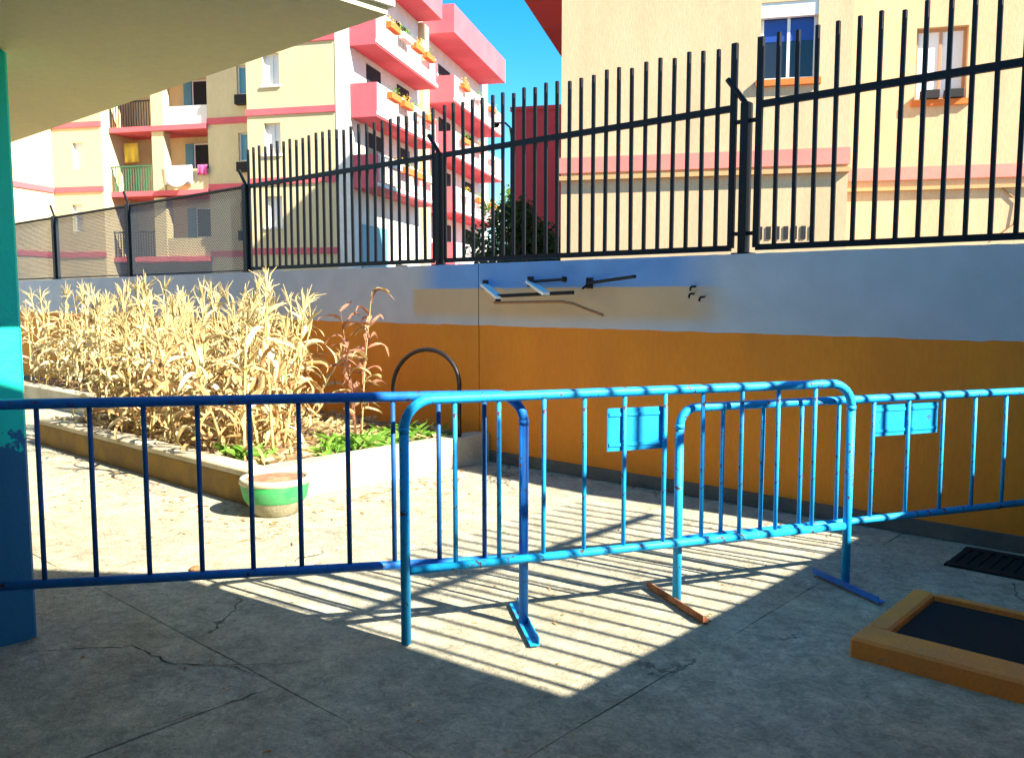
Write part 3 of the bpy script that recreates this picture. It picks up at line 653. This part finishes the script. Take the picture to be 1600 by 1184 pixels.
for w_ in rw: 
    W = lb.window(*w_, 31.7, pane=SHUT, mull=0)
    lb.box('air_conditioner', DARKIN, w_[0]+.05, w_[1]-.05, 31.4, 31.69, w_[2]-.45, w_[2]-.08, W)
# loggias
for i, f in enumerate(FL):
    lb.box('loggia_back', YEL if i != 3 else DARKIN, -25.0, -20.2, 33.2, 33.4, f, f+2.59)
    lb.box('floor_slab', PINK, -25.0, -20.201, 31.55, 33.2, f-.2, f)
    lb.box('column', YEL, -22.75, -22.2, 31.65, 32.1, f, f+2.39)
    lb.box('parapet', WHITE if i == 2 else YEL, -22.19, -20.21, 31.7, 31.82, f, f+.75 if i != 1 else f+.85)
    if i == 3:
        lb.box('glazing', GLASS, -22.19, -20.21, 31.66, 31.69, f+.02, f+2.5)
    # shuttered window in the right bay
    W = lb.window(-21.75, -20.75, f+.85, f+2.1, 32.95, pane=DARKIN, mull=0)
    lb.box('shutter', SHUT, -22.15, -21.78, 33.05, 33.12, f+.85, f+2.1, W); lb.box('shutter', SHUT, -20.72, -20.3, 33.05, 33.12, f+.85, f+2.1, W)
    lb.box('door', DARKIN, -23.6, -23.0, 33.1, 33.19, f+.02, f+2.0)
    r_ = MB(); A, Bb = lb.a, lb.b
    for k in range(19): r_.box(-24.98+k*.12-A, -24.955+k*.12-A, 31.6-Bb, 31.63-Bb, f, f+1.0)
    r_.box(-25-A, -22.76-A, 31.59-Bb, 31.64-Bb, f+1.0, f+1.05); r_.build('balcony_rail', GREENR if i == 1 else BLACK, lb.o)
lb.box('roof_slab', PINK, -25, -17.9, 31.4, 33.4, 13.71, 13.9)
lw = [(-26.1,-25.6,6.85,7.9),(-26.25,-25.75,4.3,5.4),(-26.1,-25.6,9.5,10.6)]
lb.front('wall', YEL, -27.07, -24.7, 31.1, 0, 14.6, lw, back=52)
for w_ in lw: lb.window(*w_, 31.1, pane=CLOTH, mull=0)
lb.box('wing', YEL, -44, -27.08, 18, 52, 0, 14.6)
for f in FL[:4]:
    lb.box('pink_band', PINK, -17.87, -14.14, 30.64, 30.72, f-.02, f+.22)
    lb.box('pink_band', PINK, -20.2, -17.87, 31.64, 31.72, f-.04, f+.2)
    lb.box('pink_band', PINK, -27.0, -24.68, 31.04, 31.12, f-.02, f+.2)
    lb.box('pink_band', PINK, -27.1, -27.02, 18, 31.03, f-.02, f+.2)
# balcony stacks on the side facing right
def stack(b0, b1, floors, n):
    A, Bb = lb.a, lb.b; aw = -13.99 if n else -13.59; ao = -12.55
    for i, f in enumerate(floors):
        bal = lb.box('balcony', PINK, aw, ao, b0, b1, f-.26, f)
        lb.box('edge_trim', WHITE, ao, ao+.04, b0, b1, f-.20, f-.06, bal)
        lb.box('end_panel', PINK, aw, ao, b0, b0+.12, f+.001, f+.98, bal)
        lb.box('end_panel', PINK, aw, ao, b1-.12, b1, f+.001, f+.98, bal)
        r_ = MB(); k = b0+.2
        while k < b1-.15: r_.box(ao-.05-A, ao-.02-A, k-Bb, k+.03-Bb, f, f+.95); k += .16
        r_.box(ao-.06-A, ao-.01-A, b0+.12-Bb, b1-.12-Bb, f+.95, f+1.0); r_.build('balcony_rail', FRAMEW, bal)
        for c in (0.22, .68): lb.box('door', DARKIN, aw, aw+.02, b0+(b1-b0)*c, b0+(b1-b0)*(c+.2), f+.02, f+2.1, bal)
        if i == len(floors)-1: continue
stack(30.75, 37.9, (FL[1], FL[2], FL[3]), 0)
stack(40.4, 49.8, (FL[0], FL[1], FL[2], FL[3]), 1)
lb.box('roof_slab', PINK, -14.9, -12.45, 30.2, 38.4, ROOF, ROOF+1.3)
lb.box('roof_slab', PINK, -14.9, -12.45, 40.2, 50.2, ROOF, ROOF+1.3)
# ground floor opening in the shade
lb.box('shutter', SHUT, -13.59, -13.55, 31.6, 34.2, 2.6, 4.4); lb.box('door', DARKIN, -13.59, -13.55, 35.2, 36.6, 0, 3.0)

# flower boxes, laundry, dish on the far block
fl_i = 0
for n, (b0, b1) in enumerate(((30.75,37.9),(40.4,49.8))):
    for i, f in enumerate((FL[1], FL[2], FL[3])):
        for k in range(4 if n == 0 else 3):
            b = b0+.9+k*(b1-b0-1.6)/(4 if n == 0 else 3)
            t = thing('flower_box', f"{'terracotta' if (k+i) % 3 else 'white'} flower box on the {('lowest','middle','topmost')[i]} balcony of the {('nearer','farther')[n]} pink stack", 'flower box', at(-12.38, b)+Vector((0,0,f+.58)), ROT, 'flower boxes on the pink balconies')
            MB().cbox(-.12, .12, 0, 1.0, 0, .24, .02).build('box', TERRA if (k+i) % 3 else WHITE, t)
            q = MB(); r2 = random.Random(n*50+i*10+k)
            for _ in range(60):
                p = Vector((r2.uniform(-.14,.14), r2.uniform(0,1), .24+r2.uniform(0,.28))); s = .05
                d1 = Vector((r2.uniform(-1,1), r2.uniform(-1,1), r2.uniform(-1,1)))*s; d2 = Vector((r2.uniform(-1,1), r2.uniform(-1,1), r2.uniform(-1,1)))*s
                q.add([p-d1, p+d2, p+d1], [(0,1,2)])
            q.build('flowers', WEED if (k+i) % 2 else CLOTHY, t)
def cloth(name, label, cat, a, b, z, wd, h, m, seed):
    q = MB(); n = 10; r2 = random.Random(seed)
    ph = r2.uniform(0, 6)
    q.add([(wd*i/n, .05*math.sin(ph+i*1.3)*(j/3), -h*j/3) for j in range(4) for i in range(n+1)], [(j*(n+1)+i, j*(n+1)+i+1, (j+1)*(n+1)+i+1, (j+1)*(n+1)+i) for j in range(3) for i in range(n)])
    o = q.build(name, m, None, True, at(a, b)+Vector((0,0,z))); o.rotation_euler = (0,0,ROT)
    so = o.modifiers.new('thickness', 'SOLIDIFY'); so.thickness = .012
    return tag(o, label, cat)
cloth('laundry_sheet', 'white sheet hung over the far loggia parapet beside the shutters', 'laundry', -22.2, 31.6, 6.9, 1.3, .75, CLOTH, 1)
cloth('laundry_sheet', 'small pink cloth hung at the right end of the far loggia', 'laundry', -20.65, 31.6, 6.9, .45, .4, CLOTHP, 2)
cloth('laundry_sheet', 'yellow cloth hanging inside the far green-railed balcony', 'laundry', -24.5, 32.2, 8.0, .7, .8, CLOTHY, 3)
di = MB().lathe([(0,0),(.2,.02),(.36,.09),(.42,.14),(.40,.14),(.34,.10),(0,.012)], 20).build('satellite_dish', DISH, None, True, at(-21.4, 31.35)+Vector((0,0,6.35)))
di.rotation_euler = (R(75), 0, ROT+R(20)); tag(di, 'round grey satellite dish below the far white laundry', 'satellite dish')

# trees in the gap
def tree(label, a, b, H, rad, seed, n=2600, m=LEAF):
    r2 = random.Random(seed); t = thing('tree', label, 'tree', at(a, b), 0, 'trees in the gap between the blocks')
    q = MB(); q.tube([(0,0,0),(.03,.02,H*.35),(.0,.05,H*.7)], [.13,.09,.04], 8)
    blobs = []
    for k in range(9):
        an = r2.uniform(0,6.3); rd = rad*r2.uniform(.2,.7); z = H*r2.uniform(.35,.86); c = Vector((rd*math.cos(an), rd*math.sin(an), z)); blobs.append((c, rad*r2.uniform(.35,.6)))
        q.tube([(.02,.02,H*.35), c*.6+Vector((0,0,H*.15)), c], [.05,.03,.01], 5)
    q.build('trunk', BARK, t)
    c = MB()
    for _ in range(n):
        bc, br = r2.choice(blobs); d = Vector((r2.gauss(0,1), r2.gauss(0,1), r2.gauss(0,.8))).normalized()*br*r2.uniform(.45,1.05); p = bc+d
        u = Vector((r2.uniform(-1,1), r2.uniform(-1,1), r2.uniform(-1,1))).normalized(); v = u.cross(Vector((r2.uniform(-1,1), r2.uniform(-1,1), 1))).normalized(); s = r2.uniform(.05,.10)
        c.add([p-u*s, p+v*s*.5, p+u*s, p-v*s*.5], [(0,1,2,3)])
    c.build('crown', m, t); return t
tree('dark leafy tree in the gap, left of the red house wall', -5.0, 19.6, 4.2, 1.0, 1, 3600)
tree('dark leafy tree low in front of the red house wall', -4.0, 20.6, 4.0, 1.15, 2, 4200)
tree('sunlit pale green tree far back in the gap beside the pink balconies', -8.2, 33.5, 6.6, 1.0, 5, 2000, WEED)
# street lamp
sl = thing('street_lamp', 'thin dark street lamp with a curved arm against the sky', 'street lamp', at(-4.95, 20.6))
MB().tube([(0,0,0),(0,0,5.0),(0,0,5.6)], [.05,.04,.035], 8).build('pole', BLACK, sl)
MB().tube([(0,0,5.3),(-.06,0,5.62),(-.22,0,5.75),(-.5,0,5.78)], .025, 6).build('arm', BLACK, sl)
MB().lathe([(.02,.03),(.10,0),(.11,-.04),(.07,-.09),(0,-.10)], 12, (-.55,0,5.78)).build('lamp_head', BLACK, sl, True)
